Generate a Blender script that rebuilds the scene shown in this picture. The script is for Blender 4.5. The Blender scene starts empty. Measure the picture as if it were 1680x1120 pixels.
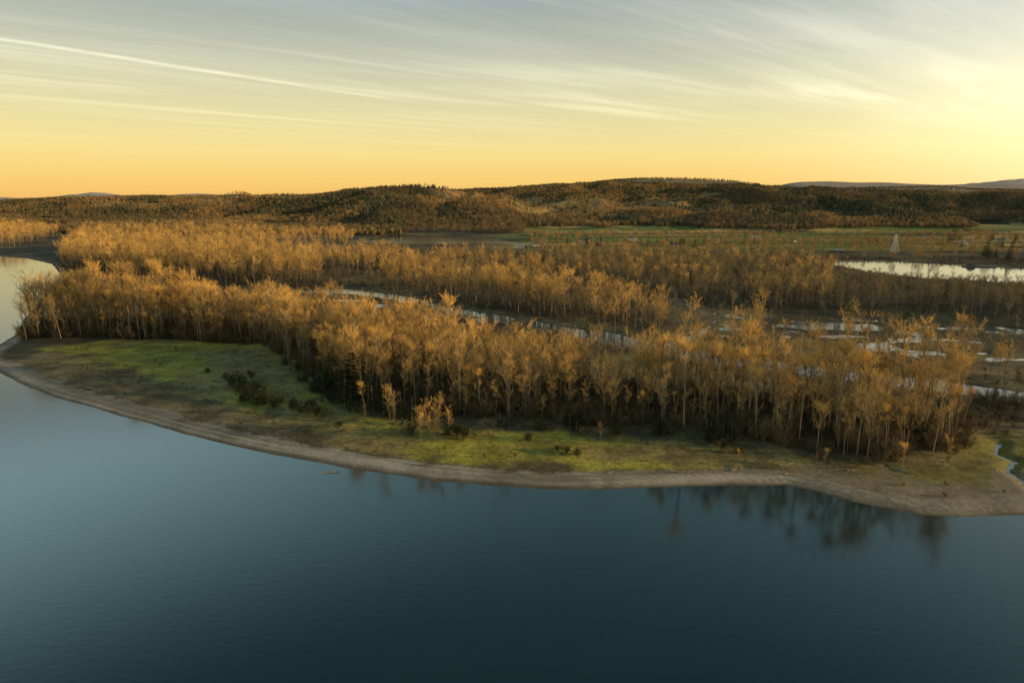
import bpy, math, random
import numpy as np
from mathutils import Vector
R=random.Random(7); NR=np.random.RandomState(11)
scene=bpy.context.scene; COL=scene.collection
CAMH=60.0; TH=math.radians(11.85)
SUN_AZ=math.radians(101); SUN_EL=math.radians(11)

# ---------------------------------------------------------------- survey: bearing/depression -> ground metres
def S(a,b,z=1.5):
    u=a-840; v=560-b; f=1120.0
    fw=f*math.cos(TH)+v*math.sin(TH); up=-f*math.sin(TH)+v*math.cos(TH)
    k=(CAMH-z)/(-up); return (u*k,fw*k)
def SP(l,z=1.5): return np.array([S(a,b,z) for a,b in l])

def vnoise(x,y,seed=0):
    xi=np.floor(x); yi=np.floor(y); xf=x-xi; yf=y-yi
    def h(a,b):
        s=np.sin(a*127.1+b*311.7+seed*74.7)*43758.5453
        return s-np.floor(s)
    u=xf*xf*(3-2*xf); v=yf*yf*(3-2*yf)
    return (h(xi,yi)*(1-u)+h(xi+1,yi)*u)*(1-v)+(h(xi,yi+1)*(1-u)+h(xi+1,yi+1)*u)*v
def fbm(x,y,seed=0,o=4):
    a=0.5;t=0;n=0
    for i in range(o):
        t=t+a*vnoise(x*2**i+i*17.3,y*2**i-i*9.1,seed+i); n+=a; a*=.5
    return t/n
def seg_dist(px,py,P,closed=True):
    d=np.full(px.shape,1e9); n=len(P)
    for i in range(n if closed else n-1):
        ax,ay=P[i]; bx,by=P[(i+1)%n]; vx,vy=bx-ax,by-ay
        t=np.clip(((px-ax)*vx+(py-ay)*vy)/(vx*vx+vy*vy+1e-9),0,1)
        d=np.minimum(d,np.hypot(px-ax-t*vx,py-ay-t*vy))
    return d
def inside(px,py,P):
    c=np.zeros(px.shape,bool); n=len(P)
    for i in range(n):
        ax,ay=P[i]; bx,by=P[(i+1)%n]
        if ay==by: continue
        cond=((ay>py)!=(by>py))&(px<(bx-ax)*(py-ay)/(by-ay)+ax)
        c^=cond
    return c
def sdist(px,py,P):
    d=seg_dist(px,py,P); return np.where(inside(px,py,P),d,-d)
def smooth(a,b,x):
    t=np.clip((x-a)/(b-a),0,1); return t*t*(3-2*t)

# ---------------------------------------------------------------- map of the place
shore=[(-45,592),(0,612),(30,628),(80,648),(150,668),(230,690),(300,712),(400,734),(500,754),(600,773),(700,788),(800,796),(900,800),(1000,801),(1100,799),(1200,796),(1290,794),(1330,803),(1400,824),(1500,843),(1580,849),(1700,845),(1900,830),(2400,820)]
back=[(-160,412),(-20,419),(45,424),(85,433),(98,448),(96,462),(66,492),(44,520),(26,548),(-5,568)]
LAND=np.array([S(a,b,0) for a,b in shore]+[(3000,260),(60000,3000),(60000,60000),(-60000,60000),(-6000,1200)]+[S(a,b,0) for a,b in back])
SLOUGH=SP([(60,452),(150,470),(250,477),(400,479),(560,477),(640,485),(700,499),(760,513),(860,528),(960,546),(1080,571),(1200,592),(1350,611),(1480,626),(1600,641),(1750,660),(1950,690)],0)
SLOUGH2=SP([(560,443),(700,455),(850,466),(1000,480),(1120,498),(1180,522),(1150,545),(1090,572)],0)
RIVER_R=SP([(1340,429),(1400,428),(1460,429),(1600,436),(1700,442),(1900,452),(1900,500),(1750,476),(1680,467),(1600,461),(1500,455),(1420,445),(1375,436)],0)
POND=SP([(575,397),(640,386),(720,386),(800,391),(850,398),(790,401),(680,400)],0)
POND2=SP([(-300,378),(-300,369),(20,370),(120,374),(130,379),(40,379)],0)
CREEK=SP([(1640,728),(1632,745),(1664,758),(1652,774),(1676,788),(1700,815)],0)
MARSH=SP([(1100,500),(1300,512),(1700,536),(1950,565),(1950,655),(1700,622),(1500,596),(1300,570),(1130,545)],0)
MARSH2=SP([(370,478),(480,474),(600,486),(700,500),(860,530),(820,545),(640,520),(540,505),(430,496)],0)
MEADOW=SP([(60,574),(200,558),(430,566),(480,600),(530,650),(610,692),(700,702),(900,708),(1100,722),(1250,742),(1340,757),(1300,767),(1000,770),(800,767),(680,756),(570,729),(500,698),(430,676),(330,650),(230,620),(150,596)])
FLATR=SP([(1320,772),(1440,772),(1560,750),(1600,715),(1950,700),(1950,835),(1700,830),(1560,835),(1420,805)])

FRONT=[(28,556),(150,557),(300,563),(430,569),(480,602),(540,645),(620,678),(720,686),(850,694),(1000,704),(1150,712),(1250,728),(1340,752),(1440,760),(1550,748),(1590,722)]
F1=SP(FRONT+[(1575,700),(1480,682),(1350,666),(1200,652),(1080,644),(960,632),(860,618),(760,600),(660,578),(570,558),(470,543),(400,535),(300,532),(110,530),(50,540)])
FRONTL=SP(FRONT)
F2=SP([(98,438),(200,456),(350,467),(500,474),(540,468),(520,455),(440,440),(300,426),(240,412),(160,406),(110,414)])
F2b=SP([(-200,412),(0,411),(50,404),(100,388),(60,380),(-200,383)])
F2c=SP([(120,397),(300,406),(560,410),(585,402),(560,386),(300,380),(130,383)])
F3=SP([(600,474),(700,488),(800,504),(950,528),(1075,558),(1112,552),(1100,536),(1020,512),(900,490),(760,474),(680,464),(600,460)])
F3b=SP([(300,410),(430,430),(560,444),(740,454),(900,456),(930,446),(760,434),(560,426),(440,414),(330,402)])
F4=SP([(880,425),(1100,430),(1370,440),(1410,458),(1600,472),(1950,512),(1950,552),(1700,530),(1400,508),(1250,504),(1180,500),(1080,486),(950,462)])
F5=SP([(1105,560),(1300,592),(1500,615),(1900,668),(1900,650),(1500,590),(1300,564),(1200,542),(1130,536)])
F6=SP([(560,420),(850,424),(1360,430),(1360,420),(1100,412),(900,410),(840,417),(600,414)])

def foot_line(x,y):
    t=x/np.maximum(y,1)
    foot=np.interp(t,[-1.2,-.73,-.45,-.2,.1,1.2],[2500,1900,1500,1260,1140,1140])
    return foot+(fbm(x/260,y/260,3)-.5)*300
def hill_raw(x,y):
    t=x/np.maximum(y,1)
    foot=foot_line(x,y)
    top=np.interp(t,[-1.5,-.73,-.557,-.427,-.3,-.19,-.05,.05,.2,.33,.45,.55,.73,1.2],[24,42,60,70,78,88,92,95,97,93,87,80,68,60])
    s=np.clip((y-foot)/(2650-foot),0,1)
    prof=np.where(y<2650,0.42*smooth(0,.42,s)+.58*smooth(.3,1,s),1-.4*smooth(2650,3300,y))
    z=top*prof
    g=1-np.abs(fbm(x/420+y/1100,y/900,9,2)*2-1)
    g2=1-np.abs(fbm(x/170-y/500,y/300,14,3)*2-1)
    am=np.clip(s*4,0,1)*np.clip(top/80,.25,1)
    z=z+((g-.80)*80+(g2-.78)*46)*am*(1-.68*smooth(.7,1,s))
    hump=152*np.exp(-np.abs((x-800)/760)**3.0)*np.exp(-((y-3600)/620)**2)*(1+.14*(fbm(x/350,y/300,5,3)-.5))
    z=np.maximum(z,hump)
    r4=(124+60*(fbm(x/500,y/900,18,3)-.5))*np.exp(-((y-4300)/600)**2)*smooth(.30,.46,t)*(1-.1*smooth(.5,.75,t))
    z=np.maximum(z,r4)
    r5=(192+90*(fbm(x/1000,y/2500,8,3)-.45))*np.exp(-((y-6400)/900)**2)*smooth(.28,.42,t)
    z=np.maximum(z,r5)
    r12=(60+320*smooth(.50,.74,t)+80*np.exp(-((t+.60)/.05)**2)+45*np.exp(-((t+.46)/.07)**2)+90*(fbm(t*26,y/9000,6)-.4))*np.exp(-((y-12500)/1800)**2)
    z=np.maximum(z,r12)
    z=np.maximum(z,36*np.exp(-((y-8200)/1500)**2)*(1+.3*(fbm(t*30,y/5000,2)-.5)))
    return np.maximum(z,0)*smooth(0,60,y-foot)

def features(x,y):
    wob=(fbm(x/9,y/9,31)-.5)*6+(fbm(x/30,y/30,32)-.5)*9
    dl=sdist(x,y,LAND)+ (fbm(x/14,y/14,30)-.5)*2.0
    w=np.interp(x,[-220,-60,0,60,200],[9,5.5,6,8,8])
    ds=seg_dist(x,y,SLOUGH,False)-w+wob
    ds2=seg_dist(x,y,SLOUGH2,False)-1.5+wob
    dr=-sdist(x,y,RIVER_R)+wob; dp=-sdist(x,y,POND)+wob*2; dp2=-sdist(x,y,POND2)
    dc=seg_dist(x,y,CREEK,False)-.45+(fbm(x/3,y/3,33)-.5)*.4
    return dl,ds,ds2,dr,dp,dp2,dc
def ground(x,y,full=False):
    dl,ds,ds2,dr,dp,dp2,dc=features(x,y)
    s=np.minimum.reduce([dl,ds,ds2,dr,dp,dp2])
    z=np.where(s>0,2.3*(1-np.exp(-np.maximum(s,0)/15)),np.maximum(s*.14,-2.5))
    z=z+(fbm(x/11,y/11,40)-.5)*.8*np.clip((s-6)/10,0,1)
    fl=smooth(-6,4,sdist(x,y,FLATR)+(fbm(x/12,y/12,44)-.5)*10)
    z=np.where(s>0,z*(1-fl)+fl*np.minimum(z,.28+.25*fbm(x/8,y/8,45)+np.clip(s,0,30)*.012),z)
    m=np.maximum(smooth(-12,10,sdist(x,y,MARSH)),smooth(-8,6,sdist(x,y,MARSH2)))
    mz=.11+(fbm(x/13,y/9,50,4)-.46)*1.9
    z=np.where(s>0,z*(1-m)+m*np.minimum(z,mz),z)
    z=np.where(dc<0,np.minimum(z,-.15),np.minimum(z,.1+np.maximum(dc,0)*.25+10*(dc>8)))
    z=z+hill_raw(x,y)
    return (z,s,dl,fl,m) if full else z

# ---------------------------------------------------------------- material helpers
def newmat(name):
    m=bpy.data.materials.new(name); m.use_nodes=True
    nt=m.node_tree; nt.nodes.clear()
    o=nt.nodes.new('ShaderNodeOutputMaterial'); p=nt.nodes.new('ShaderNodeBsdfPrincipled')
    nt.links.new(p.outputs[0],o.inputs[0]); p.inputs['Roughness'].default_value=.9
    p.inputs['Specular IOR Level'].default_value=.12
    return m,nt,p
def simple(name,c1,c2=None,scale=1.0,rough=.9,rand=False,low=None,z0=5,z1=16):
    m,nt,p=newmat(name); N=nt.nodes; L=nt.links
    c2=c2 or tuple(v*.7 for v in c1)
    tc=N.new('ShaderNodeTexCoord'); n=N.new('ShaderNodeTexNoise'); n.inputs['Scale'].default_value=scale
    L.new(tc.outputs['Object'],n.inputs['Vector'])
    r=N.new('ShaderNodeMix'); r.data_type='RGBA'
    r.inputs[6].default_value=(*c1,1); r.inputs[7].default_value=(*c2,1)
    if rand:
        oi=N.new('ShaderNodeObjectInfo'); a=N.new('ShaderNodeMath'); a.operation='MULTIPLY_ADD'
        L.new(n.outputs['Fac'],a.inputs[0]); a.inputs[1].default_value=.35
        b=N.new('ShaderNodeMath'); b.operation='MULTIPLY'; b.inputs[1].default_value=.85
        L.new(oi.outputs['Random'],b.inputs[0]); L.new(b.outputs[0],a.inputs[2]); a.use_clamp=True
        L.new(a.outputs[0],r.inputs[0])
    else: L.new(n.outputs['Fac'],r.inputs[0])
    outc=r.outputs[2]
    if low:   # shade painted into the lower crown, over its greyer old wood
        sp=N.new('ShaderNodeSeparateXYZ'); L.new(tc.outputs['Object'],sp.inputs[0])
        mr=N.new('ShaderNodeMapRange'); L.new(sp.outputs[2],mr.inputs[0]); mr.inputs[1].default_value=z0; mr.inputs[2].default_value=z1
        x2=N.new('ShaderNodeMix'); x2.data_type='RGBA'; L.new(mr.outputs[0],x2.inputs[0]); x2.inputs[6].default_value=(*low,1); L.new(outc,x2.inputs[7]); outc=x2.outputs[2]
    L.new(outc,p.inputs['Base Color']); p.inputs['Roughness'].default_value=rough
    return m
M_bark=simple('cottonwood_bark',(.26,.205,.14),(.13,.10,.065),1.5,.95,True)
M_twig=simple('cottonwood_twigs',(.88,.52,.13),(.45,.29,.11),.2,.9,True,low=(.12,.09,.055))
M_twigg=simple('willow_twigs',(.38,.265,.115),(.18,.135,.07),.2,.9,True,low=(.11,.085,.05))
M_bush=simple('brush_twigs',(.18,.125,.062),(.09,.068,.04),.5,.9,True)
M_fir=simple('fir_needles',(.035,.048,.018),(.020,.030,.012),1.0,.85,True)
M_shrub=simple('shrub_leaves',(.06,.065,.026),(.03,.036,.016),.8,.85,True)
M_firfar=simple('far_fir_needles',(.085,.082,.038),(.055,.056,.03),1.0,.85,True)  # needles lightened and dulled, distance haze painted into the colour
M_farbare=simple('far_bare_crown',(.24,.165,.085),(.14,.10,.06),.3,.9,True)  # bare crowns paled the same way, haze in the colour
M_fargold=simple('far_golden_crown',(.44,.275,.11),(.27,.175,.08),.3,.9,True)  # warmer copy of the far bare crown, for painted sunlit hill patches
M_log=simple('weathered_driftwood',(.30,.25,.19),(.15,.12,.09),3,.9)
M_white=simple('white_painted_siding',(.55,.52,.47),(.46,.43,.39),2,.7)
M_red=simple('barn_red_siding',(.20,.075,.05),(.15,.055,.04),2,.8)
M_roof=simple('dark_roofing',(.13,.115,.105),(.09,.08,.07),2,.8)
M_roofl=simple('pale_metal_roof',(.28,.27,.26),(.22,.22,.22),2,.5)
M_glass=simple('window_glass',(.03,.04,.05),(.02,.025,.03),2,.15)
M_steel=simple('galvanised_steel',(.6,.59,.57),(.5,.49,.48),2,.5)
M_hull=simple('dark_hull_paint',(.07,.07,.07),(.09,.08,.07),1,.5)

# ---------------------------------------------------------------- mesh helpers
def mkmesh(name,V,F,mats,smoothf=False,mi=None):
    me=bpy.data.meshes.new(name); me.from_pydata(V,[],F)
    for m in mats: me.materials.append(m)
    if mi: me.polygons.foreach_set('material_index',mi)
    if smoothf: me.polygons.foreach_set('use_smooth',[True]*len(F))
    me.update(); return me
def tube(V,F,pts,rads,n=6):
    b=len(V)
    for i,p in enumerate(pts):
        d=(pts[min(i+1,len(pts)-1)]-pts[max(i-1,0)]).normalized()
        a=d.cross(Vector((1,0,0)) if abs(d.x)<.8 else Vector((0,1,0))).normalized(); c=d.cross(a)
        for k in range(n):
            t=2*math.pi*k/n; V.append(tuple(p+(a*math.cos(t)+c*math.sin(t))*rads[i]))
    for i in range(len(pts)-1):
        for k in range(n):
            k2=(k+1)%n; F.append((b+i*n+k,b+i*n+k2,b+(i+1)*n+k2,b+(i+1)*n+k))
    F.append(tuple(b+(len(pts)-1)*n+k for k in range(n)))
    F.append(tuple(b+k for k in reversed(range(n))))
def spike(V,F,p,q,r):
    d=(q-p).normalized(); a=d.cross(Vector((.3,1,.2))).normalized(); c=d.cross(a); b=len(V)
    for k in range(3):
        t=2.0944*k; V.append(tuple(p+(a*math.cos(t)+c*math.sin(t))*r))
    V.append(tuple(q)); F.extend([(b,b+1,b+3),(b+1,b+2,b+3),(b+2,b,b+3)])
def rv(r): 
    while True:
        v=Vector((r.uniform(-1,1),r.uniform(-1,1),r.uniform(-1,1)))
        if .05<v.length<1: return v.normalized()
def bare_tree(seed,h,spread=.17,low=.32,nlimb=26,nsub=8,ntw=11,tr=.02):
    r=random.Random(seed); V,F=[],[]; CV,CF=[],[]
    fork=r.uniform(.25,.55)*h if r.random()<.8 else h*.9
    r0=h*.0105
    def walk(p,d,L,n,r1,r2,up=.05,wig=.08):
        pts=[p.copy()]; ra=[r1]
        for i in range(n):
            d=(d+rv(r)*wig+Vector((0,0,up))).normalized(); p=p+d*(L/n); pts.append(p.copy())
            ra.append(r1+(r2-r1)*(i+1)/n)
        return pts,ra
    pts,ra=walk(Vector((0,0,-.4)),Vector((r.uniform(-.09,.09),r.uniform(-.09,.09),1)),fork+.4,5,r0,r0*.65,.12,.07)
    tube(V,F,pts,ra,7); stems=[(pts,ra)]
    nst=r.choice([2,2,3,3]) if fork<h*.85 else 1
    for k in range(nst):
        az=r.uniform(0,6.28)+k*6.28/nst; tl=r.uniform(.1,.36) if nst>1 else .03
        L=(h-fork)*r.uniform(.74,1.0)
        p2,r2=walk(pts[-1],Vector((math.cos(az)*tl,math.sin(az)*tl,1)),L,6,ra[-1]*(.72 if nst>1 else 1),.035,.06,.09)
        tube(V,F,p2,r2,6); stems.append((p2,r2))
    tot=0
    while tot<nlimb:
        st=r.choice(stems[1:]) if r.random()<.75 else stems[0]
        P=st[0]; i=r.randrange(0,len(P)-1); f=r.random(); p=P[i].lerp(P[i+1],f)
        hz=p.z/h
        if hz<low*r.uniform(.4,1.1): continue
        tot+=1
        az=r.uniform(0,6.28); inc=r.uniform(.4,1.1)
        prof=max(.28,math.sin(min(1,max(.05,(hz-low*.6)/(1.15-low*.6)))*math.pi)**.6)
        L=h*spread*prof*r.uniform(.6,1.5)
        d=Vector((math.cos(az)*math.sin(inc),math.sin(az)*math.sin(inc),math.cos(inc)))
        lp,lr=walk(p,d,L,4,max(.05,st[1][i]*.4),.028,.10,.2)
        tube(V,F,lp,lr,4)
        for j in range(nsub):
            u=r.uniform(.25,1)*(len(lp)-1); a=min(int(u),len(lp)-2); q=lp[a].lerp(lp[a+1],u-a)
            dd=((lp[a+1]-lp[a]).normalized()*.8+rv(r)*.8+Vector((0,0,.28))).normalized()
            SL=r.uniform(1.0,2.6)*h/26
            e=q+dd*SL; spike(CV,CF,q,e,tr*1.9)
            for w in range(ntw):
                b0=q.lerp(e,r.uniform(.15,1)); td=(dd*.8+rv(r)*.85+Vector((0,0,.15))).normalized()
                spike(CV,CF,b0,b0+td*r.uniform(.3,.95)*h/26,tr)
    return (V,F),(CV,CF)
def bush(seed,h,n=220,tr=.03):
    r=random.Random(seed); V,F=[],[]
    for i in range(14):
        az=r.uniform(0,6.28); t=r.uniform(.1,.9); d=Vector((math.cos(az)*t,math.sin(az)*t,1)).normalized()
        p=Vector((math.cos(az),math.sin(az),0))*r.uniform(0,.12*h); L=h*r.uniform(.55,1)
        e=p+d*L; spike(V,F,p-Vector((0,0,.2)),e,tr*1.6)
        for k in range(n//14):
            b=p.lerp(e,r.uniform(.15,1)); td=(d*.5+rv(r)*.8+Vector((0,0,.35))).normalized(); q=b+td*h*r.uniform(.12,.3)
            spike(V,F,b,q,tr)
            for kk in range(2): 
                b2=b.lerp(q,r.uniform(.3,1)); spike(V,F,b2,b2+(td+rv(r)).normalized()*h*.13,tr*.8)
    return V,F
def fir(seed,h,w=.2,nb=130,nt=16):
    r=random.Random(seed); TV,TF,V,F=[],[],[],[]
    tube(TV,TF,[Vector((0,0,-.3)),Vector((0,0,h*.5)),Vector((0,0,h*.98))],[h*.016,h*.009,.02],6)
    for i in range(nb):
        t=r.random()**.8; z=h*(.06+.93*t); az=r.uniform(0,6.28)
        L=h*w*(1-t)**.85*r.uniform(.6,1.15)+.15
        d=Vector((math.cos(az),math.sin(az),-.12+.35*t)); p=Vector((0,0,z)); e=p+d*L
        for k in range(nt):
            u=r.uniform(.15,1); q=p.lerp(e,u); q.z-=u*u*L*.18
            side=Vector((-d.y,d.x,0))*r.choice([-1,1]); sz=L*.34*(1.15-u)+.16
            a=q+side*sz*r.uniform(.6,1.2)+Vector((0,0,-sz*.35*r.random()))+d*sz*.6
            b=q+d*sz*.9+Vector((0,0,r.uniform(-.2,.1)*sz)); n0=len(V)
            V.extend([tuple(q),tuple(a),tuple(b)]); F.append((n0,n0+1,n0+2))
    return (TV,TF),(V,F)
def shrub(seed,h):
    r=random.Random(seed); TV,TF,V,F=[],[],[],[]
    lobes=[]
    for i in range(12):
        az=r.uniform(0,6.28); rad=r.uniform(0,.62)*h; p=Vector((math.cos(az)*rad,math.sin(az)*rad,h*r.uniform(.2,.75)*(1-.35*rad/h))); lobes.append((p,h*r.uniform(.14,.30)))
        tube(TV,TF,[Vector((0,0,-.2)),p*.5,p],[.09,.06,.03],5)
    for p,rd in lobes:
        for k in range(120):
            d=rv(r); q=p+Vector((d.x,d.y,d.z*.9))*rd*r.uniform(.45,1.25)
            if q.z<0: continue
            s=h*.045; a=rv(r)*s; b=rv(r)*s; n0=len(V); V.extend([tuple(q),tuple(q+a+d*s),tuple(q+b+d*s)]); F.append((n0,n0+1,n0+2))
    return (TV,TF),(V,F)
def farfir(seed,h):
    r=random.Random(seed); V,F=[],[]
    for k in range(4):
        z0=h*(.05+.2*k); z1=min(h,z0+h*.38); R0=h*.27*(1-.22*k)
        n0=len(V); n=8
        for j in range(n):
            a=6.283*j/n; rr=R0*(1.1 if j%2 else .6)*r.uniform(.8,1.2); V.append((rr*math.cos(a),rr*math.sin(a),z0+r.uniform(-.03,.03)*h))
        V.append((r.uniform(-.02,.02)*h,0,z1))
        for j in range(n): F.append((n0+j,n0+(j+1)%n,n0+n))
    return V,F
def farbare(seed,h,n=150):
    r=random.Random(seed); V,F=[],[]
    spike(V,F,Vector((0,0,0)),Vector((0,0,h*.8)),h*.018)
    for i in range(n):
        d=rv(r); p=Vector((d.x*h*.30,d.y*h*.30,h*.55+d.z*h*.36))*1.0
        c=Vector((0,0,h*.4)); p=c.lerp(p,r.uniform(.6,1)); up=(p-Vector((0,0,h*.2))).normalized()
        q=p+(up+rv(r)*.6).normalized()*h*.13; s=(rv(r)).cross(up).normalized()*h*.026; n0=len(V)
        V.extend([tuple(p-s),tuple(p+s),tuple(q)]); F.append((n0,n0+1,n0+2))
    return V,F
def join(a,b):
    V=a[0]+b[0]; o=len(a[0]); F=a[1]+[tuple(i+o for i in f) for f in b[1]]
    return V,F,[0]*len(a[1])+[1]*len(b[1])

def link(o,**k):
    for a,b in k.items(): o[a]=b
    COL.objects.link(o); return o

# ---------------------------------------------------------------- GROUND
az=np.linspace(-math.radians(66),math.radians(66),640)
rr=np.concatenate([np.arange(60,330,.8),330*np.exp(np.linspace(0,math.log(45000/330),420))[1:]])
A,D=np.meshgrid(az,rr); X=(D*np.sin(A)); Y=(D*np.cos(A))
x=X.ravel(); y=Y.ravel()
z,s,dl,fl,m=ground(x,y,True)
nr,nc=X.shape
def c3(v): return np.array(v)[None,:]
def mixc(a,b,t): return a*(1-t[:,None])+b*t[:,None]
n1=fbm(x/6,y/6,60); n2=fbm(x/25,y/25,61); n3=fbm(x/2.2,y/2.2,62,3)
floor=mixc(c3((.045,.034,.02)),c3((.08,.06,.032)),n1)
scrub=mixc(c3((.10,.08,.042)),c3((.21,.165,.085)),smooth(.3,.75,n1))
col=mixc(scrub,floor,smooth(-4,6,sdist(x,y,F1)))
mead=mixc(c3((.22,.185,.04)),c3((.36,.31,.058)),smooth(.35,.7,n1*.6+n3*.4))
mead=mixc(mead,c3((.25,.185,.078)),smooth(.45,.62,n2)*.75)
mead=mixc(mead,c3((.12,.095,.05)),smooth(.55,.68,n3*.5+n2*.5)*.75)
dm=sdist(x,y,MEADOW)+(n1-.5)*14+(n2-.5)*10
col=mixc(col,mead,smooth(-3,3,dm))
# marsh & beyond
col=mixc(col,mixc(c3((.065,.05,.03)),c3((.16,.12,.058)),smooth(.35,.7,n2)),m)
mid=smooth(230,290,y)*(1-m)*smooth(2,10,s)*(1-smooth(-6,4,sdist(x,y,MEADOW)))
col=mixc(col,mixc(c3((.055,.043,.026)),c3((.15,.115,.052)),smooth(.4,.7,fbm(x/40,y/40,63))),mid)
# flats on the right of the beach
moss=smooth(.45,.56,fbm(x/7,y/7,64))*smooth(10,18,s)
colf=mixc(c3((.22,.175,.125)),c3((.20,.175,.06)),moss)
colf=mixc(colf,c3((.19,.165,.05)),smooth(13,22,s+(n1-.5)*16))
colf=mixc(colf,c3((.10,.085,.04)),smooth(.55,.68,n1)*smooth(13,22,s)*.7)
col=mixc(col,colf,fl)
# beach: terraced bands left by falling water
sandn=fbm(s*1.3+3,(x*.8+y*.2)/30,65,3)
sand=mixc(c3((.19,.16,.125)),c3((.37,.315,.25)),smooth(.32,.66,sandn))
sand=mixc(sand,c3((.11,.09,.065)),1-smooth(.3,1.9,s+(n1-.5)))
bw=7.0+(n1-.5)*3
isb=(1-smooth(-1.0,1.0,s-bw))*(np.abs(s-dl)<.01)*(y<330)*(1-fl*.55)
col=mixc(col,sand,isb)
wr=np.exp(-((s-bw-.3)/.9)**2)*(y<330)*(n3>.5)*(np.abs(s-dl)<.01)*.6*(1-fl); col=mixc(col,c3((.055,.042,.03)),wr)
col=mixc(col,c3((.10,.08,.055)),(1-smooth(0,3,s))*(y>240))
# fields: narrow strips running across the valley
ca,sa=math.cos(.18),math.sin(.18); fx=(x*ca+y*sa)/260+.4*np.floor((-x*sa+y*ca)/38); fy=(-x*sa+y*ca)/38
cell=np.sin(np.floor(fx)*12.9898+np.floor(fy)*78.233)*43758.5; cell=cell-np.floor(cell)
fld=np.where((cell<.34)[:,None],c3((.12,.155,.028)),np.where((cell<.60)[:,None],c3((.40,.28,.10)),np.where((cell<.80)[:,None],c3((.055,.055,.028)),c3((.25,.22,.05)))))
fm=smooth(760,800,y+ (n2-.5)*40)*smooth(-60,60,x)
col=mixc(col,fld*(.75+.4*n2[:,None]),fm)
# hills
hr=hill_raw(x,y); hm=smooth(1,6,hr)
hc=mixc(c3((.08,.066,.038)),c3((.17,.12,.06)),fbm(x/90,y/90,70))
clear=smooth(.50,.58,fbm(x/420,y/380,71))
hc=mixc(hc,mixc(c3((.20,.175,.075)),c3((.33,.21,.09)),smooth(.35,.6,fbm(x/200,y/200,74))),clear*smooth(1300,1900,y)*.85)
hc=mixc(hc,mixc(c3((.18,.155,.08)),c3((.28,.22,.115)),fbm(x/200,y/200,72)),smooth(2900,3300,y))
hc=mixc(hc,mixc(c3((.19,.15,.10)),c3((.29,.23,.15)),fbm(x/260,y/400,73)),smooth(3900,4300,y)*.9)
hc=mixc(hc,c3((.33,.27,.22)),smooth(5000,5800,y)*.9)  # aerial haze painted in: far ridges go paler with distance
hc=mixc(hc,c3((.46,.38,.33)),smooth(8000,11500,y)*.9)  # stronger painted haze on the farthest ridges
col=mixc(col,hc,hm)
col=mixc(col,c3((.05,.045,.035)),(z<-.3).astype(float))
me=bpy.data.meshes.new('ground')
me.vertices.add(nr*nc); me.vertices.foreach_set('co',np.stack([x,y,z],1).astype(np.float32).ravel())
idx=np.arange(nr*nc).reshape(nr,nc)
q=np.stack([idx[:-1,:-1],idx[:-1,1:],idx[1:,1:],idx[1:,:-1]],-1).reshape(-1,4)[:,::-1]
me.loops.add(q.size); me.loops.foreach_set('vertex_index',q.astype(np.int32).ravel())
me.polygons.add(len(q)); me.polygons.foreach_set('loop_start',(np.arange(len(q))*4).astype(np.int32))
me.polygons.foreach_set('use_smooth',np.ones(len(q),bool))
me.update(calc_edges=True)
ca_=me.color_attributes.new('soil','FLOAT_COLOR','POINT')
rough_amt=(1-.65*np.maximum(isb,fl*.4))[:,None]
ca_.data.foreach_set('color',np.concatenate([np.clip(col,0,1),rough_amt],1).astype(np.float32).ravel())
gm,nt,p=newmat('ground_cover'); N=nt.nodes; L=nt.links
at=N.new('ShaderNodeAttribute'); at.attribute_name='soil'
tc=N.new('ShaderNodeTexCoord')
na=N.new('ShaderNodeTexNoise'); na.inputs['Scale'].default_value=.9; na.inputs['Detail'].default_value=8; na.inputs['Roughness'].default_value=.7
nb=N.new('ShaderNodeTexNoise'); nb.inputs['Scale'].default_value=.13; nb.inputs['Detail'].default_value=6
L.new(tc.outputs['Object'],na.inputs[0]); L.new(tc.outputs['Object'],nb.inputs[0])
mr=N.new('ShaderNodeMapRange'); mr.inputs[1].default_value=.32; mr.inputs[2].default_value=.68; mr.inputs[3].default_value=-.5; mr.inputs[4].default_value=.45
L.new(na.outputs['Fac'],mr.inputs[0])
ma=N.new('ShaderNodeMath'); ma.operation='MULTIPLY_ADD'; L.new(mr.outputs[0],ma.inputs[0]); L.new(at.outputs['Alpha'],ma.inputs[1]); ma.inputs[2].default_value=1
mr2=N.new('ShaderNodeMapRange'); mr2.inputs[1].default_value=.3; mr2.inputs[2].default_value=.7; mr2.inputs[3].default_value=.8; mr2.inputs[4].default_value=1.2
L.new(nb.outputs['Fac'],mr2.inputs[0])
mm=N.new('ShaderNodeMath'); mm.operation='MULTIPLY'; L.new(ma.outputs[0],mm.inputs[0]); L.new(mr2.outputs[0],mm.inputs[1])
vm=N.new('ShaderNodeVectorMath'); vm.operation='SCALE'; L.new(at.outputs['Color'],vm.inputs[0]); L.new(mm.outputs[0],vm.inputs['Scale'])
L.new(vm.outputs[0],p.inputs['Base Color'])
bp=N.new('ShaderNodeBump'); bp.inputs['Distance'].default_value=.4
bs=N.new('ShaderNodeMath'); bs.operation='MULTIPLY'; bs.inputs[1].default_value=.6; L.new(at.outputs['Alpha'],bs.inputs[0]); L.new(bs.outputs[0],bp.inputs['Strength'])
L.new(na.outputs['Fac'],bp.inputs['Height']); L.new(bp.outputs[0],p.inputs['Normal'])
me.materials.append(gm)
link(bpy.data.objects.new('ground',me),kind='structure',label='river island, floodplain and wooded hills terrain',category='ground')

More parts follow.
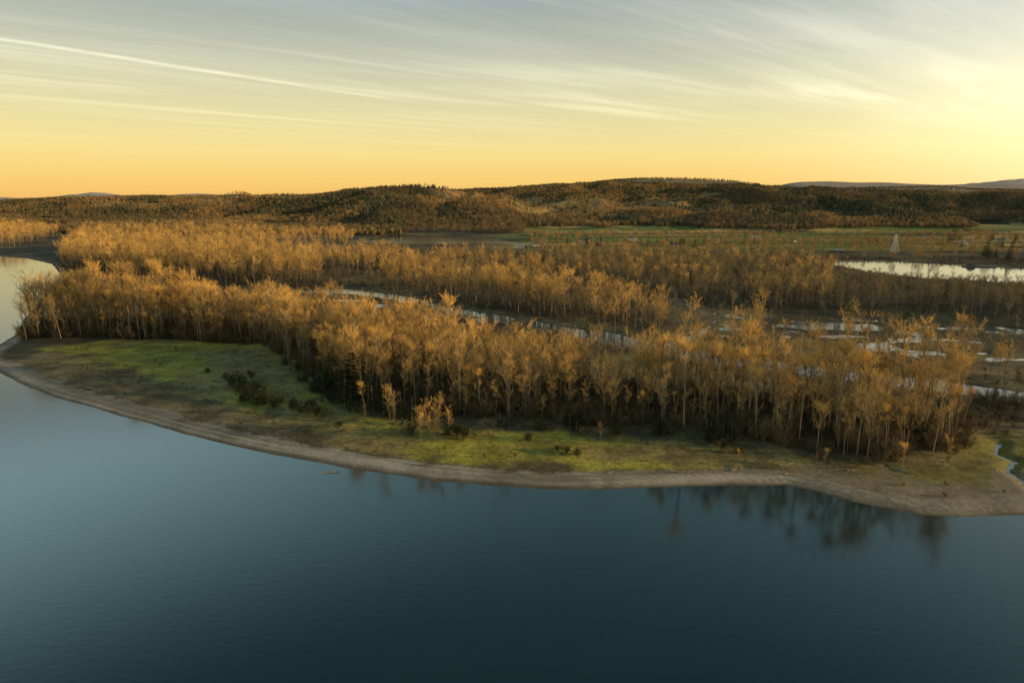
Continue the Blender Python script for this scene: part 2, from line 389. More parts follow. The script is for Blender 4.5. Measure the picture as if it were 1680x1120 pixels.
# ---------------------------------------------------------------- WATER
wm=mkmesh('river_water',[(-60000,-20000,0),(60000,-20000,0),(60000,60000,0),(-60000,60000,0)],[(0,1,2,3)],[])
m_,nt,p=newmat('river_water'); N=nt.nodes; L=nt.links
p.inputs['Base Color'].default_value=(.004,.023,.027,1); p.inputs['Roughness'].default_value=.10
p.inputs['IOR'].default_value=1.5; p.inputs['Specular IOR Level'].default_value=.5
tc=N.new('ShaderNodeTexCoord')
mp=N.new('ShaderNodeMapping'); mp.inputs['Scale'].default_value=(.5,.9,1); L.new(tc.outputs['Object'],mp.inputs[0])
na=N.new('ShaderNodeTexNoise'); na.inputs['Scale'].default_value=1.1; na.inputs['Detail'].default_value=5; L.new(mp.outputs[0],na.inputs[0])
bp=N.new('ShaderNodeBump'); bp.inputs['Strength'].default_value=.10; bp.inputs['Distance'].default_value=.12
L.new(na.outputs['Fac'],bp.inputs['Height']); L.new(bp.outputs[0],p.inputs['Normal'])
wm.materials.append(m_)
link(bpy.data.objects.new('river_water',wm),kind='structure',label='calm dark blue-green river water',category='water')

# ---------------------------------------------------------------- tree variants
BT=[]; BTF=[]; BTG=[]
for i in range(18):
    h=R.choice([22,23,24,25,26,27])
    t,c=bare_tree(100+i,h,spread=R.uniform(.14,.21),low=R.uniform(.2,.48),nlimb=R.choice([26,32,38]),nsub=8,ntw=10,tr=.0135)
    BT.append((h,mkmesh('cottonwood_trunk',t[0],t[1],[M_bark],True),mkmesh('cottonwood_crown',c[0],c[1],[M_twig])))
BW=[]
for i in range(2):
    t,c=bare_tree(200+i,22,spread=.26,low=.12,nlimb=36,nsub=8,ntw=9,tr=.03)
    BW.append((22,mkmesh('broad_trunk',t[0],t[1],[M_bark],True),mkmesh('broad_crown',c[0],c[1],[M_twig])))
for i in range(7):
    h=26
    t,c=bare_tree(300+i,h,spread=R.uniform(.15,.22),low=.26,nlimb=26,nsub=7,ntw=7,tr=.028)
    V,F,mi=join(t,c)
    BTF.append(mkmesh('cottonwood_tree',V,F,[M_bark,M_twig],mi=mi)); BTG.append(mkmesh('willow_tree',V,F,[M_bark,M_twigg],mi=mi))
BUSH=[mkmesh('brush',*bush(500+i,4),[M_bush]) for i in range(4)]
FIR=[]; SHR=[]
for i in range(4):
    t,c=fir(600+i,14,R.uniform(.2,.27)); FIR.append((mkmesh('fir_trunk',t[0],t[1],[M_bark]),mkmesh('fir_crown',c[0],c[1],[M_fir])))
    t,c=shrub(650+i,5); SHR.append((mkmesh('shrub_stems',t[0],t[1],[M_bark]),mkmesh('shrub_crown',c[0],c[1],[M_shrub])))
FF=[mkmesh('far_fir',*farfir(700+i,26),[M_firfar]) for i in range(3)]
FBg=[farbare(710+i,20) for i in range(4)]
FB=[mkmesh('far_bare',*g_,[M_farbare]) for g_ in FBg]; FG=[mkmesh('far_gold',*g_,[M_fargold]) for g_ in FBg]

def lib(name,meshes):
    c=bpy.data.collections.new(name)
    for i,mm in enumerate(meshes): c.objects.link(bpy.data.objects.new('%s_%02d'%(name,i),mm))
    return c
LIB={'cott':lib('cott',BTF),'will':lib('will',BTG),'brush':lib('brush',BUSH),'ffir':lib('ffir',FF),'fbare':lib('fbare',FB),'fgold':lib('fgold',FG)}
LIBN={'cott':7,'will':7,'brush':4,'ffir':3,'fbare':4,'fgold':4}
def stuff(name,libn,P,scale,label,cat):
    n=len(P); me=bpy.data.meshes.new(name); me.vertices.add(n)
    me.vertices.foreach_set('co',P.astype(np.float32).ravel())
    a=me.attributes.new('tsize','FLOAT_VECTOR','POINT')
    sc=np.stack([scale*NR.uniform(.85,1.25,n),scale*NR.uniform(.85,1.25,n),scale],1); a.data.foreach_set('vector',sc.astype(np.float32).ravel())
    a=me.attributes.new('trot','FLOAT_VECTOR','POINT')
    ro=np.stack([NR.uniform(-.05,.05,n),NR.uniform(-.05,.05,n),NR.uniform(0,6.28,n)],1); a.data.foreach_set('vector',ro.astype(np.float32).ravel())
    a=me.attributes.new('tidx','INT','POINT'); a.data.foreach_set('value',NR.randint(0,LIBN[libn],n).astype(np.int32))
    o=bpy.data.objects.new(name,me); link(o,kind='stuff',label=label,category=cat)
    g=bpy.data.node_groups.new(name+'_scatter','GeometryNodeTree')
    g.interface.new_socket('Geometry',in_out='INPUT',socket_type='NodeSocketGeometry'); g.interface.new_socket('Geometry',in_out='OUTPUT',socket_type='NodeSocketGeometry')
    N=g.nodes; L=g.links; gi=N.new('NodeGroupInput'); go=N.new('NodeGroupOutput'); ip=N.new('GeometryNodeInstanceOnPoints')
    ci=N.new('GeometryNodeCollectionInfo'); ci.inputs['Collection'].default_value=LIB[libn]; ci.inputs['Separate Children'].default_value=True; ci.inputs['Reset Children'].default_value=True
    def na(nm,t):
        k=N.new('GeometryNodeInputNamedAttribute'); k.data_type=t; k.inputs['Name'].default_value=nm; return next(o_ for o_ in k.outputs if o_.enabled and o_.name=='Attribute')
    L.new(gi.outputs[0],ip.inputs['Points']); L.new(ci.outputs[0],ip.inputs['Instance']); ip.inputs['Pick Instance'].default_value=True
    L.new(na('tidx','INT'),ip.inputs['Instance Index']); L.new(na('trot','FLOAT_VECTOR'),ip.inputs['Rotation']); L.new(na('tsize','FLOAT_VECTOR'),ip.inputs['Scale'])
    L.new(ip.outputs[0],go.inputs[0])
    o.modifiers.new('scatter','NODES').node_group=g
    return o
def scatter(poly,sp,dens=None,seed=0):
    mn=poly.min(0); mx=poly.max(0)
    gx,gy=np.meshgrid(np.arange(mn[0],mx[0],sp),np.arange(mn[1],mx[1],sp))
    gx=gx.ravel()+NR.uniform(-.5,.5,gx.size)*sp; gy=gy.ravel()+NR.uniform(-.5,.5,gy.size)*sp
    k=inside(gx,gy,poly); gx,gy=gx[k],gy[k]
    if dens is not None:
        k=NR.rand(gx.size)<dens(gx,gy); gx,gy=gx[k],gy[k]
    gz=ground(gx,gy); k=gz>.12; return np.stack([gx[k],gy[k],gz[k]],1)

# foreground wood: individuals + rest
P1=scatter(F1,3.7,lambda a,b:.35+.65*smooth(.35,.58,fbm(a/14,b/14,80)))
fd=seg_dist(P1[:,0],P1[:,1],FRONTL,False)
P1=P1[np.argsort(fd+.04*np.hypot(P1[:,0],P1[:,1]))]
near,rest=P1[:282],P1[282:]
def add_tree(h,tm,cm,px,py,pz,s,name,label,group,cat='tree',trunkn='trunk',crownn='crown'):
    rz=R.uniform(0,6.28)
    e=bpy.data.objects.new(name,None); e.empty_display_size=.5; e.location=(px,py,pz); e.rotation_euler=(R.uniform(-.06,.06),R.uniform(-.06,.06),rz); w_=R.uniform(.85,1.2); e.scale=(s*w_,s*w_,s)
    link(e,label=label,category=cat,group=group)
    for nm,mm in ((trunkn,tm),(crownn,cm)):
        o=bpy.data.objects.new(nm,mm); o.parent=e; COL.objects.link(o)
    return e
HX=[-250,-90,-50,0,40,200]; HY=[1.0,.93,.79,.75,.82,.88]
def hs(a): return float(np.interp(a,HX,HY))
def clump(a,b): return .82+.42*fbm(np.array(a)/15.,np.array(b)/15.,97,3)
for (a,b,c) in near:
    h,tm,cm=R.choice(BT); s=R.uniform(.66,1.08)*hs(a)*float(clump(a,b))
    if R.random()<.38: s*=R.uniform(.45,.8)
    add_tree(h,tm,cm,a,b,c,s,'cottonwood_tree',('tall' if s>.7 else 'short')+' leafless cottonwood tree with sunlit orange twigs','leafless cottonwood trees on the river island')
for a,b,s in [(640,692,.4),(1212,764,.2),(462,512,.5),(738,716,.3),(985,730,.22),(1350,770,.25),(1560,762,.35),(600,690,.4),(1480,775,.25)]:
    X0,Y0=S(a,b,1.6); h,tm,cm=R.choice(BT); zz=float(ground(np.array([X0]),np.array([Y0]))[0])
    add_tree(h,tm,cm,X0,Y0,zz,s,'cottonwood_tree','small pale leafless cottonwood sapling standing in the meadow','leafless cottonwood trees on the river island')
for a,b,s in [(690,724,.40),(713,721,.50),(703,718,.42),(646,694,.40)]:
    X0,Y0=S(a,b,1.6); h,tm,cm=R.choice(BW); zz=float(ground(np.array([X0]),np.array([Y0]))[0])
    add_tree(h,tm,cm,X0,Y0,zz,s,'cottonwood_tree','low bushy golden leafless tree standing alone in the meadow','leafless cottonwood trees on the river island')
n4=lambda a,b:.2+1.05*smooth(.35,.57,fbm(a/34,b/34,81))
n5=lambda a,b:.42+.7*smooth(.34,.58,fbm(a/30,b/30,81))
sc=[NR.uniform(.58,1.02,len(rest))*np.interp(rest[:,0],HX,[.95,.90,.78,.73,.78,.82])]; PC=[rest]
for P_,lo,hi in ((scatter(F2,6,n5),.5,.9),(scatter(F2b,9,n4),.5,.82),(scatter(F2c,10,lambda a,b:.75*n4(a,b)),.4,.68),(scatter(F3,5.6,n5),.48,.84),(scatter(F3b,6.5,n4),.4,.7),(scatter(F5,6,lambda a,b:.8*smooth(.41,.54,fbm(a/22,b/22,82))),.4,.76),(scatter(F4,12,lambda a,b:n4(a,b)*(a/b<.47)),.42,.66)):
    PC.append(P_); sc.append(NR.uniform(lo,hi,len(P_)))
PC=np.concatenate(PC); sc=np.concatenate(sc)*clump(PC[:,0]*.5,PC[:,1]*.5)
stuff('cottonwood_forest','cott',PC,sc,'mass of leafless orange-brown cottonwood trees along the sloughs','forest')
isle=np.array([S(470,545),S(660,575),S(860,608),S(1080,636),S(1350,662),S(1600,692),S(1600,665),S(1350,635),S(1080,600),S(860,555),S(640,510),S(470,505)])
fill=SP([(540,480),(640,500),(860,528),(1080,545),(1180,530),(1300,530),(1700,555),(1950,580),(1950,500),(1600,472),(1400,455),(1380,432),(900,414),(560,418),(420,424),(540,440)])
PWl=[scatter(F4,5.6,n5),scatter(F6,8,n4),scatter(MARSH,9,lambda a,b:.42*smooth(.44,.56,fbm(a/26,b/26,83))),scatter(isle,7.5,lambda a,b:.45*smooth(.42,.56,fbm(a/20,b/20,88))),scatter(fill,8.5,lambda a,b:.7*smooth(.40,.56,fbm(a/45,b/30,92)))]
PW=np.concatenate(PWl)
fs=NR.uniform(.26,.6,len(PWl[0])); 
ratio=PWl[0][:,0]/PWl[0][:,1]; fs=np.where(ratio>.47,fs*np.interp(PWl[0][:,1],[330,400,460],[1.0,.85,.6]),fs)
PWs=np.concatenate([fs,NR.uniform(.2,.38,len(PWl[1])),NR.uniform(.2,.45,len(PWl[2])),NR.uniform(.15,.36,len(PWl[3])),NR.uniform(.18,.43,len(PWl[4]))])
k=~((PW[:,0]/PW[:,1]>.47)&(PW[:,1]>455)&(PWs>.36)); PW=PW[k]; PWs=PWs[k]
stuff('willow_forest','will',PW,PWs,'grey-brown leafless willow wood on the floodplain','forest')
PB1=scatter(F1,2.6,lambda a,b:.35+.6*smooth(.4,.62,fbm(a/12,b/12,84)))
big=np.array([S(400,500),S(640,560),S(1000,640),S(1330,672),S(1580,690),S(1640,722),S(1800,720),S(2000,600),S(1700,425),S(1000,416),S(400,412),S(90,420),S(110,470)])
PB=scatter(big,3.8,lambda a,b:(.2+.75*smooth(.37,.56,fbm(a/24,b/24,84)))*(1-.65*inside(a,b,MARSH))*(1-.5*inside(a,b,MARSH2)))
PB=PB[PB[:,2]>.6]
PBs=np.concatenate([NR.uniform(.4,1.6,len(PB1)),NR.uniform(.15,.65,len(PB))])
PB=np.concatenate([PB1,PB])
stuff('underbrush','brush',PB,PBs,'brown leafless brush thicket under the trees','bushes')
# scrub on the bank between meadow and beach
bank=SP([(40,585),(130,592),(240,622),(340,652),(440,680),(520,705),(580,732),(480,715),(380,694),(280,672),(150,630),(60,606)])
PS=scatter(bank,2.6,lambda a,b:.6*smooth(.36,.58,fbm(a/12,b/12,85)))
PS2=scatter(MEADOW,4,lambda a,b:.3*smooth(.52,.62,fbm(a/14,b/14,86)))
PS3=scatter(FLATR,4,lambda a,b:.35*smooth(.5,.62,fbm(a/12,b/12,87))); PS3=PS3[PS3[:,2]>.35]
edge=SP([(1540,770),(1600,730),(1640,690),(1950,700),(1950,640),(1600,650),(1540,660)])
PS4=scatter(edge,2.8,lambda a,b:.9*smooth(.25,.5,fbm(a/12,b/12,89)))
PS5=scatter(SP([(640,690),(900,700),(1150,716),(1340,756),(1540,760),(1500,768),(1330,764),(1140,728),(900,712),(700,708)]),2.2,lambda a,b:.5*smooth(.35,.55,fbm(a/10,b/10,93)))
sz=np.concatenate([NR.uniform(.10,.34,len(PS)+len(PS2)+len(PS3)),NR.uniform(.3,1.1,len(PS4)),NR.uniform(.2,.7,len(PS5))])
PS=np.concatenate([PS,PS2,PS3,PS4,PS5]); stuff('bank_scrub','brush',PS,sz,'low brown scrub on the grassy river bank','bushes')

# firs and evergreen shrubs
fl_=[(556,648,.9),(575,656,1.05),(592,662,.95),(612,672,.85),(545,641,.8),(520,631,.65),(530,647,.7),(604,680,.6),(565,668,.65),(640,686,.7),(935,702,.5),(945,708,.45),(1078,714,.42),(1165,722,.5),(1186,728,.52),(1200,728,.4),(660,698,.6),(676,698,.5),(630,682,.65),(820,706,.35)]
for a,b,s in fl_:
    X0,Y0=S(a,b,1.8); zz=float(ground(np.array([X0]),np.array([Y0]))[0]); t,c=R.choice(FIR)
    e=add_tree(14,t,c,X0,Y0,zz,s*1.15,'fir_tree','dark green bushy fir tree at the edge of the meadow','fir trees by the meadow')
for a,b,s in [(398,642,1.2),(412,656,1.25),(430,664,1.1),(384,632,1.0),(448,666,.9),(418,646,1.1),(505,676,.9),(520,682,.8),(478,670,.7),(736,712,.9),(762,720,.9),(750,714,.8),(676,712,.7),(412,620,.6),(396,660,.5),(930,742,.5),(945,744,.45),(915,740,.4),(865,722,.5),(340,612,.4),(560,700,.5),(1170,724,.9),(1090,712,.9),(1212,740,.4),(500,628,.8),(515,645,.9),(545,664,.9),(490,610,.7),(580,676,.8),(600,684,.8),(470,600,.6),(890,706,.8),(1010,712,.7)]:
    X0,Y0=S(a,b,1.8); zz=float(ground(np.array([X0]),np.array([Y0]))[0]); t,c=R.choice(SHR)
    add_tree(5,t,c,X0,Y0,zz,s,'evergreen_shrub','dark rounded evergreen shrub in the grass meadow','evergreen shrubs in the meadow',cat='shrub',trunkn='stem')
for i in range(50):
    a,b=R.choice([(R.uniform(1050,1142),R.uniform(402,408)),(R.uniform(1600,1660),R.uniform(420,426)),(R.uniform(930,1300),R.uniform(398,404)),(R.uniform(1500,1680),R.uniform(392,408)),(R.uniform(1050,1142),R.uniform(402,408))])
    X0,Y0=S(a,b,3); zz=float(ground(np.array([X0]),np.array([Y0]))[0]); t,c=R.choice(FIR); s=R.uniform(.6,1.15)
    if zz>.3: add_tree(14,t,c,X0,Y0,zz,s,'fir_tree','dark conifer among the farm fields','fir trees by the farms')

# hills forest
n=190000; t=NR.uniform(-.85,.85,n); yy=np.sqrt(NR.uniform(1100**2,3050**2,n)); xx=t*yy
n_=80000; t2=NR.uniform(.05,.85,n_); y2=np.sqrt(NR.uniform(3000**2,4700**2,n_)); xx=np.concatenate([xx,t2*y2]); yy=np.concatenate([yy,y2])
hr=hill_raw(xx,yy)
flat=(hr<=3)&(xx/yy<-.16)&(yy>1080)     # wooded bottomland below the hills
gz=ground(xx,yy)
k=(hr>3)|(flat&(gz>.4)&(NR.rand(len(xx))<smooth(.36,.52,fbm(xx/120,yy/120,99))))
cl=smooth(.50,.58,fbm(xx/420,yy/380,71))*smooth(1300,1900,yy)*(hr>3); k&=NR.rand(len(xx))>cl*.8
k&=NR.rand(len(xx))>.4*(yy>3000)
xx,yy,gz=xx[k],yy[k],gz[k]; P=np.stack([xx,yy,gz],1)
isf=NR.rand(len(P))<smooth(.40,.66,fbm(xx/130,yy/130,90))*.7+.08
isg=(~isf)&(NR.rand(len(P))<smooth(.43,.60,fbm(xx/230,yy/230,95))*.9+.05)  # noise patches of golden crowns stand in for sunlight on the slopes
isb_=(~isf)&(~isg)
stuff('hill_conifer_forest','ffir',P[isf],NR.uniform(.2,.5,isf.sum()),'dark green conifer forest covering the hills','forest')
stuff('hill_bare_forest','fbare',P[isb_],NR.uniform(.3,.56,isb_.sum()),'brown leafless forest covering the hills','forest')
stuff('hill_golden_forest','fgold',P[isg],NR.uniform(.3,.56,isg.sum()),'golden-brown leafless forest in painted sunlit patches on the hills','forest')
fpoly=SP([(860,384),(1100,383),(1900,386),(1900,425),(1380,425),(1100,412),(880,408)])
PF=scatter(fpoly,8,lambda a,b:.7*smooth(.52,.60,fbm(a/170,b/14,91)))
stuff('hedgerow_trees','fgold',PF,NR.uniform(.2,.48,len(PF)),'golden leafless hedgerow trees between the fields','trees')
PF2=scatter(SP([(-100,372),(300,374),(600,377),(860,379),(860,384),(600,382),(560,390),(130,384),(-100,382)]),9,lambda a,b:.8*smooth(.38,.54,fbm(a/90,b/50,96)))
stuff('bottomland_wood','fbare',PF2,NR.uniform(.4,.75,len(PF2)),'brown leafless wood on the river bottomland','forest')

# ---------------------------------------------------------------- houses, pylon, barge, logs
def box(V,F,x0,x1,y0,y1,z0,z1):
    b=len(V); V.extend([(x0,y0,z0),(x1,y0,z0),(x1,y1,z0),(x0,y1,z0),(x0,y0,z1),(x1,y0,z1),(x1,y1,z1),(x0,y1,z1)])
    F.extend([(b,b+3,b+2,b+1),(b+4,b+5,b+6,b+7),(b,b+1,b+5,b+4),(b+1,b+2,b+6,b+5),(b+2,b+3,b+7,b+6),(b+3,b,b+4,b+7)])
def part(par,name,V,F,mat):
    o=bpy.data.objects.new(name,mkmesh(name,V,F,[mat])); o.parent=par; COL.objects.link(o); return o
def house(a,b,w,d,h,wallm,roofm,name,label,rot=0.):
    X0,Y0=S(a,b,3); zz=float(ground(np.array([X0]),np.array([Y0]))[0]); w*=.68; d*=.7; h*=.75
    e=bpy.data.objects.new(name,None); e.location=(X0,Y0,max(zz,.5)-.2); e.rotation_euler=(0,0,rot); link(e,label=label,category='house' if 'house' in name else 'barn',group='farm buildings on the floodplain')
    V,F=[],[]; hw,hd=w/2,d/2; rz=h+d*.3
    V=[(-hw,-hd,0),(hw,-hd,0),(hw,hd,0),(-hw,hd,0),(-hw,-hd,h),(hw,-hd,h),(hw,hd,h),(-hw,hd,h),(-hw,0,rz),(hw,0,rz)]
    F=[(0,1,5,4),(1,2,6,9,5),(2,3,7,6),(3,0,4,8,7)]
    part(e,'wall',V,F,wallm)
    ov=.5; V=[(-hw-ov,-hd-ov,h-.25),(hw+ov,-hd-ov,h-.25),(hw+ov,0,rz+.12),(-hw-ov,0,rz+.12),(-hw-ov,hd+ov,h-.25),(hw+ov,hd+ov,h-.25)]
    V+= [(p_[0],p_[1],p_[2]+.22) for p_ in V]
    F=[(6,7,8,9),(9,8,11,10),(0,3,2,1),(3,4,5,2),(0,1,7,6),(4,10,11,5),(0,6,9,3),(3,9,10,4),(1,2,8,7),(2,5,11,8)]
    part(e,'roof',V,F,roofm)
    V,F=[],[]; box(V,F,-.6,.6,-hd-.06,-hd+.02,.2,2.1); part(e,'door',V,F,M_roof)
    for wx in (-w*.33,w*.33):
        V,F=[],[]; box(V,F,wx-.6,wx+.6,-hd-.05,-hd+.02,1.1,2.0); part(e,'window',V,F,M_glass)
    return e
house(852,406,16,9,4,M_white,M_roofl,'farm_house','white farm house with pale metal roof beside the pond')
house(878,403,11,8,3.5,M_white,M_roof,'farm_house','small white farm house with dark roof',.4)
house(958,398,20,11,5,M_white,M_roof,'farm_house','large white farm house among bare trees',-.2)
house(984,402,12,8,4,M_red,M_roof,'barn','red farm barn with dark roof',.3)
house(1038,398,18,11,4.5,M_red,M_roofl,'barn','long red barn with pale metal roof',.1)
house(1105,404,14,9,4,M_white,M_roof,'farm_house','white farm house beside dark conifers',.2)
house(1375,414,14,8,4,M_red,M_roofl,'barn','small red barn in the green field',-.3)
house(1300,396,14,9,4,M_white,M_roof,'farm_house','white farm house under the hills',.2)
house(1580,400,18,10,4,M_white,M_roofl,'barn','long white barn with pale roof in the fields',.1)
house(1640,396,15,9,4,M_white,M_roof,'farm_house','white farm house under the hills',-.2)
house(1240,392,18,10,4,M_white,M_roofl,'barn','white shed with pale roof beyond the fields',.1)
house(1430,394,15,9,4,M_white,M_roof,'farm_house','white farm house at the foot of the hills',.3)
house(1520,392,15,9,4,M_white,M_roof,'farm_house','white farm house at the foot of the hills',.3)
house(1180,396,12,8,4,M_white,M_roofl,'farm_house','small white farm house with pale roof',-.1)
# pylon
X0,Y0=S(1467,414,3); e=bpy.data.objects.new('power_pylon',None); e.location=(X0,Y0,2); link(e,label='pale steel lattice power pylon in the green field',category='pylon')
V,F=[],[]; H=20; legs=[]
for sx,sy in ((-1,-1),(1,-1),(1,1),(-1,1)):
    a=Vector((sx*3.0,sy*3.0,0)); b=Vector((sx*.45,sy*.45,H)); legs.append((a,b)); tube(V,F,[a,b],[.24,.2],4)
for k in range(6):
    t0,t1=k/6,(k+1)/6
    for j in range(4):
        a0,b0=legs[j]; a1,b1=legs[(j+1)%4]
        tube(V,F,[a0.lerp(b0,t0),a1.lerp(b1,t1)],[.04,.04],3); tube(V,F,[a1.lerp(b1,t0),a0.lerp(b0,t1)],[.04,.04],3); tube(V,F,[a0.lerp(b0,t1),a1.lerp(b1,t1)],[.05,.05],3)
part(e,'lattice_mast',V,F,M_steel)
for zc in (H-3.5,H-.3):
    V,F=[],[]; tube(V,F,[Vector((-3.5,0,zc)),Vector((0,0,zc+.4)),Vector((3.5,0,zc))],[.1,.2,.1],4); part(e,'crossarm',V,F,M_steel)
# moored barge
X0,Y0=S(1606,438,0); e=bpy.data.objects.new('moored_barge',None); e.location=(X0,Y0,0); e.rotation_euler=(0,0,-.1); e.scale=(.8,.8,.8); link(e,label='dark flat barge moored at the river bank',category='barge')
V,F=[],[]; box(V,F,-16,14,-3.5,3.5,-.4,1.2); b=len(V); V+=[(14,-3.5,-.2),(14,3.5,-.2),(17,3.2,1.2),(17,-3.2,1.2),(14,-3.5,1.2),(14,3.5,1.2)]; F+=[(b,b+3,b+4),(b+1,b+5,b+2),(b,b+1,b+2,b+3),(b+4,b+3,b+2,b+5)]
part(e,'hull',V,F,M_hull)
V,F=[],[]; box(V,F,-12,-5,-2.0,2.0,1.2,3.4); box(V,F,-10.5,-7,-1.4,1.4,3.4,4.8); part(e,'cabin',V,F,M_hull)
V,F=[],[]; tube(V,F,[Vector((2,0,1.2)),Vector((2,0,9))],[.2,.12],6); tube(V,F,[Vector((2,0,3)),Vector((9,0,9))],[.15,.1],5); part(e,'crane',V,F,M_hull)
# driftwood
logs=[(545,770,3.2,.2),(1000,777,5,.0),(880,780,4,.15),(1120,776,3.5,-.1),(1462,766,7,-1.1),(1490,776,4,-.8),(1300,777,3.5,.1),(470,722,4,-.3),(300,690,4,-.4),(150,640,4,-.5),(700,764,3.5,-.2),(1210,772,3,.3),(20,600,6,.6),(8,585,5,-.4),(1400,774,3,.2)]
for a,b,Ln,rot in logs:
    X0,Y0=S(a,b,.7); zz=max(float(ground(np.array([X0]),np.array([Y0]))[0]),-.12); r=R
    e=bpy.data.objects.new('driftwood_log',None); e.location=(X0,Y0,zz+.06); e.rotation_euler=(0,0,rot); link(e,label='bleached driftwood log lying on the sandy beach',category='driftwood',group='driftwood along the beach')
    V,F=[],[]; pts=[Vector((-Ln/2+Ln*i/5,r.uniform(-.15,.15),.05+r.uniform(0,.12))) for i in range(6)]; tube(V,F,pts,[.18,.16,.14,.12,.09,.05],7)
    part(e,'trunk',V,F,M_log)
    V,F=[],[]
    for k in range(4):
        p0=pts[k+1]; spike(V,F,p0,p0+Vector((r.uniform(.2,1),r.uniform(-1,1),r.uniform(.2,.9)))*.9,.05)
    for k in range(6):
        ang=k*1.05; spike(V,F,pts[0],pts[0]+Vector((-.5,math.cos(ang)*.6,math.sin(ang)*.5)),.07)
    part(e,'branch_stubs',V,F,M_log)

# ---------------------------------------------------------------- SKY
w=bpy.data.worlds.new('World'); scene.world=w; w.use_nodes=True; nt=w.node_tree; N=nt.nodes; L=nt.links; N.clear()
out=N.new('ShaderNodeOutputWorld'); bg=N.new('ShaderNodeBackground'); L.new(bg.outputs[0],out.inputs[0])
tc=N.new('ShaderNodeTexCoord'); nrm=N.new('ShaderNodeVectorMath'); nrm.operation='NORMALIZE'; L.new(tc.outputs['Generated'],nrm.inputs[0])
sx=N.new('ShaderNodeSeparateXYZ'); L.new(nrm.outputs[0],sx.inputs[0])
def M(op,a,b=None,c=None,clamp=False):
    n=N.new('ShaderNodeMath'); n.operation=op; n.use_clamp=clamp
    for i,v in enumerate((a,b,c)):
        if v is None: continue
        if isinstance(v,(int,float)): n.inputs[i].default_value=v
        else: L.new(v,n.inputs[i])
    return n.outputs[0]
def SS(v,a,b,lo=0.,hi=1.):
    n=N.new('ShaderNodeMapRange'); n.interpolation_type='SMOOTHSTEP'; L.new(v,n.inputs[0])
    for i,q_ in enumerate((a,b,lo,hi)): n.inputs[i+1].default_value=q_
    return n.outputs[0]
def VS(col_,fac):
    n=N.new('ShaderNodeVectorMath'); n.operation='SCALE'
    if isinstance(col_,tuple): n.inputs[0].default_value=col_
    else: L.new(col_,n.inputs[0])
    if isinstance(fac,float): n.inputs['Scale'].default_value=fac
    else: L.new(fac,n.inputs['Scale'])
    return n.outputs[0]
def VA(a,b):
    n=N.new('ShaderNodeVectorMath'); n.operation='ADD'; L.new(a,n.inputs[0]); L.new(b,n.inputs[1]); return n.outputs[0]
Z=sx.outputs[2]
rp=N.new('ShaderNodeValToRGB'); L.new(M('MULTIPLY',Z,1.0,clamp=True),rp.inputs[0]); cr=rp.color_ramp
st=[(0,(.89,.50,.135)),(.025,(.93,.60,.165)),(.06,(.90,.70,.25)),(.11,(.76,.68,.35)),(.17,(.55,.55,.39)),(.25,(.33,.37,.36)),(.33,(.28,.45,.48)),(.43,(.22,.41,.47)),(.55,(.10,.22,.265)),(.7,(.045,.10,.125)),(1,(.05,.11,.16))]
while len(cr.elements)<len(st): cr.elements.new(.5)
for e_,(p_,c_) in zip(cr.elements,st): e_.position=p_; e_.color=(*c_,1)
sky=N.new('ShaderNodeTexSky'); sky.sky_type='NISHITA'; sky.sun_disc=False; sky.sun_elevation=SUN_EL; sky.sun_rotation=SUN_AZ
acc=VA(rp.outputs[0],VS(sky.outputs[0],.010))
# bright upper-left sky patch, added to lighten the river's reflection there
left_boost=M('MULTIPLY',M('MULTIPLY',SS(Z,.22,.33),SS(Z,.36,.60,1,0)),SS(sx.outputs[0],-.75,.15,1,0))
acc=VA(acc,VS((.60,.92,.97),left_boost))
# glow towards the sun side
gd=N.new('ShaderNodeVectorMath'); gd.operation='DOT_PRODUCT'; L.new(nrm.outputs[0],gd.inputs[0])
ga,ge=math.radians(46),math.radians(8); gd.inputs[1].default_value=(math.sin(ga)*math.cos(ge),math.cos(ga)*math.cos(ge),math.sin(ge))
gp=M('POWER',M('MAXIMUM',gd.outputs['Value'],0.0),20.0)
acc=VA(acc,VS((.40,.38,.32),gp))
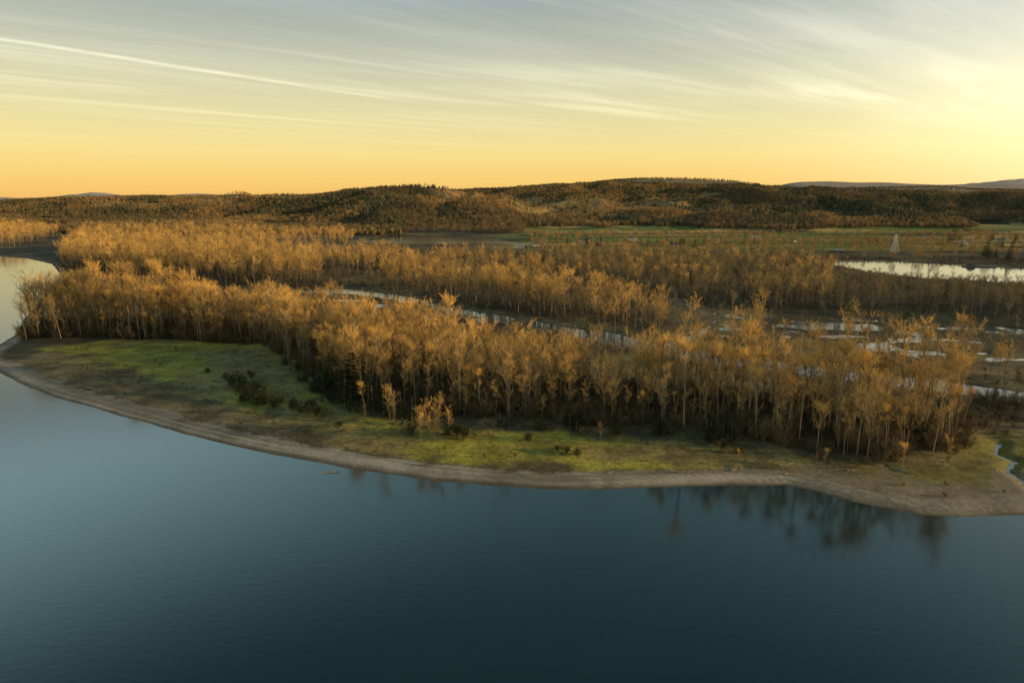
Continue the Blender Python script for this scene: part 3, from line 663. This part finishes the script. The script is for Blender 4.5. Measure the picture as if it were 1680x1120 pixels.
# cirrus on a flat layer
zc=M('MAXIMUM',Z,.012); pu=M('DIVIDE',sx.outputs[0],zc); pv=M('DIVIDE',sx.outputs[1],zc)
al=M('ADD',M('MULTIPLY',pu,.75),M('MULTIPLY',pv,.66)); ac=M('SUBTRACT',M('MULTIPLY',pu,.66),M('MULTIPLY',pv,.75))
def cn(sa_,sc2,det,seed,dist=.6,rough=.55):
    cb=N.new('ShaderNodeCombineXYZ'); L.new(M('MULTIPLY',al,sa_),cb.inputs[0]); L.new(M('MULTIPLY',ac,sc2),cb.inputs[1]); cb.inputs[2].default_value=seed
    n=N.new('ShaderNodeTexNoise'); n.inputs['Scale'].default_value=1; n.inputs['Detail'].default_value=det; n.inputs['Distortion'].default_value=dist; n.inputs['Roughness'].default_value=rough
    L.new(cb.outputs[0],n.inputs[0]); return n.outputs['Fac']
c1=SS(cn(.10,.30,2,5.7,.8),.38,.66); c2=SS(cn(.24,1.4,5,8.3,1.0,.52),.40,.73); c3_=SS(cn(.4,3.2,5,2.3,1.3,.58),.46,.76)
cl_=M('MULTIPLY',c1,M('ADD',M('MULTIPLY',c2,.82),.18))
cl_=M('ADD',cl_,M('ADD',M('MULTIPLY',c2,.10),M('MULTIPLY',M('MULTIPLY',c3_,M('ADD',c1,.25)),.34)))
ct=M('ABSOLUTE',M('ADD',M('ADD',M('SUBTRACT',M('MULTIPLY',pu,.8),M('MULTIPLY',pv,.6)),5.46),M('MULTIPLY',M('SUBTRACT',cn(1.5,1.5,3,4.),.5),.09)))
cta=M('ADD',M('MULTIPLY',pu,.6),M('MULTIPLY',pv,.8))
ctm=M('MULTIPLY',SS(ct,.0,.11,1,0),M('MULTIPLY',SS(cta,3.4,5.8,1,0),SS(cn(1.6,4,5,1.),.36,.62,.5,1)))
cl_=M('MULTIPLY',cl_,SS(Z,.04,.16))
cl_=M('ADD',M('MULTIPLY',cl_,.80),M('MULTIPLY',ctm,.9))
cl_=M('MULTIPLY',cl_,SS(Z,.24,.34,1,.12))
acc=VA(acc,VS((.38,.345,.26),cl_))
L.new(acc,bg.inputs[0]); bg.inputs[1].default_value=1.0

sd=bpy.data.lights.new('sun','SUN'); sd.energy=5.0; sd.angle=math.radians(.6); sd.color=(1,.70,.34)
so=bpy.data.objects.new('sun',sd); v=-Vector((math.sin(SUN_AZ)*math.cos(SUN_EL),math.cos(SUN_AZ)*math.cos(SUN_EL),math.sin(SUN_EL)))
so.rotation_euler=v.to_track_quat('-Z','Y').to_euler(); COL.objects.link(so)
cd=bpy.data.cameras.new('camera'); cd.lens=24; cd.sensor_width=36; cd.clip_end=90000; cd.clip_start=.5
co=bpy.data.objects.new('camera',cd); co.location=(0,0,CAMH); co.rotation_euler=(math.pi/2-TH,0,0); COL.objects.link(co); scene.camera=co
scene.view_settings.view_transform='Standard'; scene.view_settings.look='None'; scene.view_settings.exposure=0
print('TREES near',len(near),'rest',len(PC),'will',len(PW),'brush',len(PB),'hill',len(P))
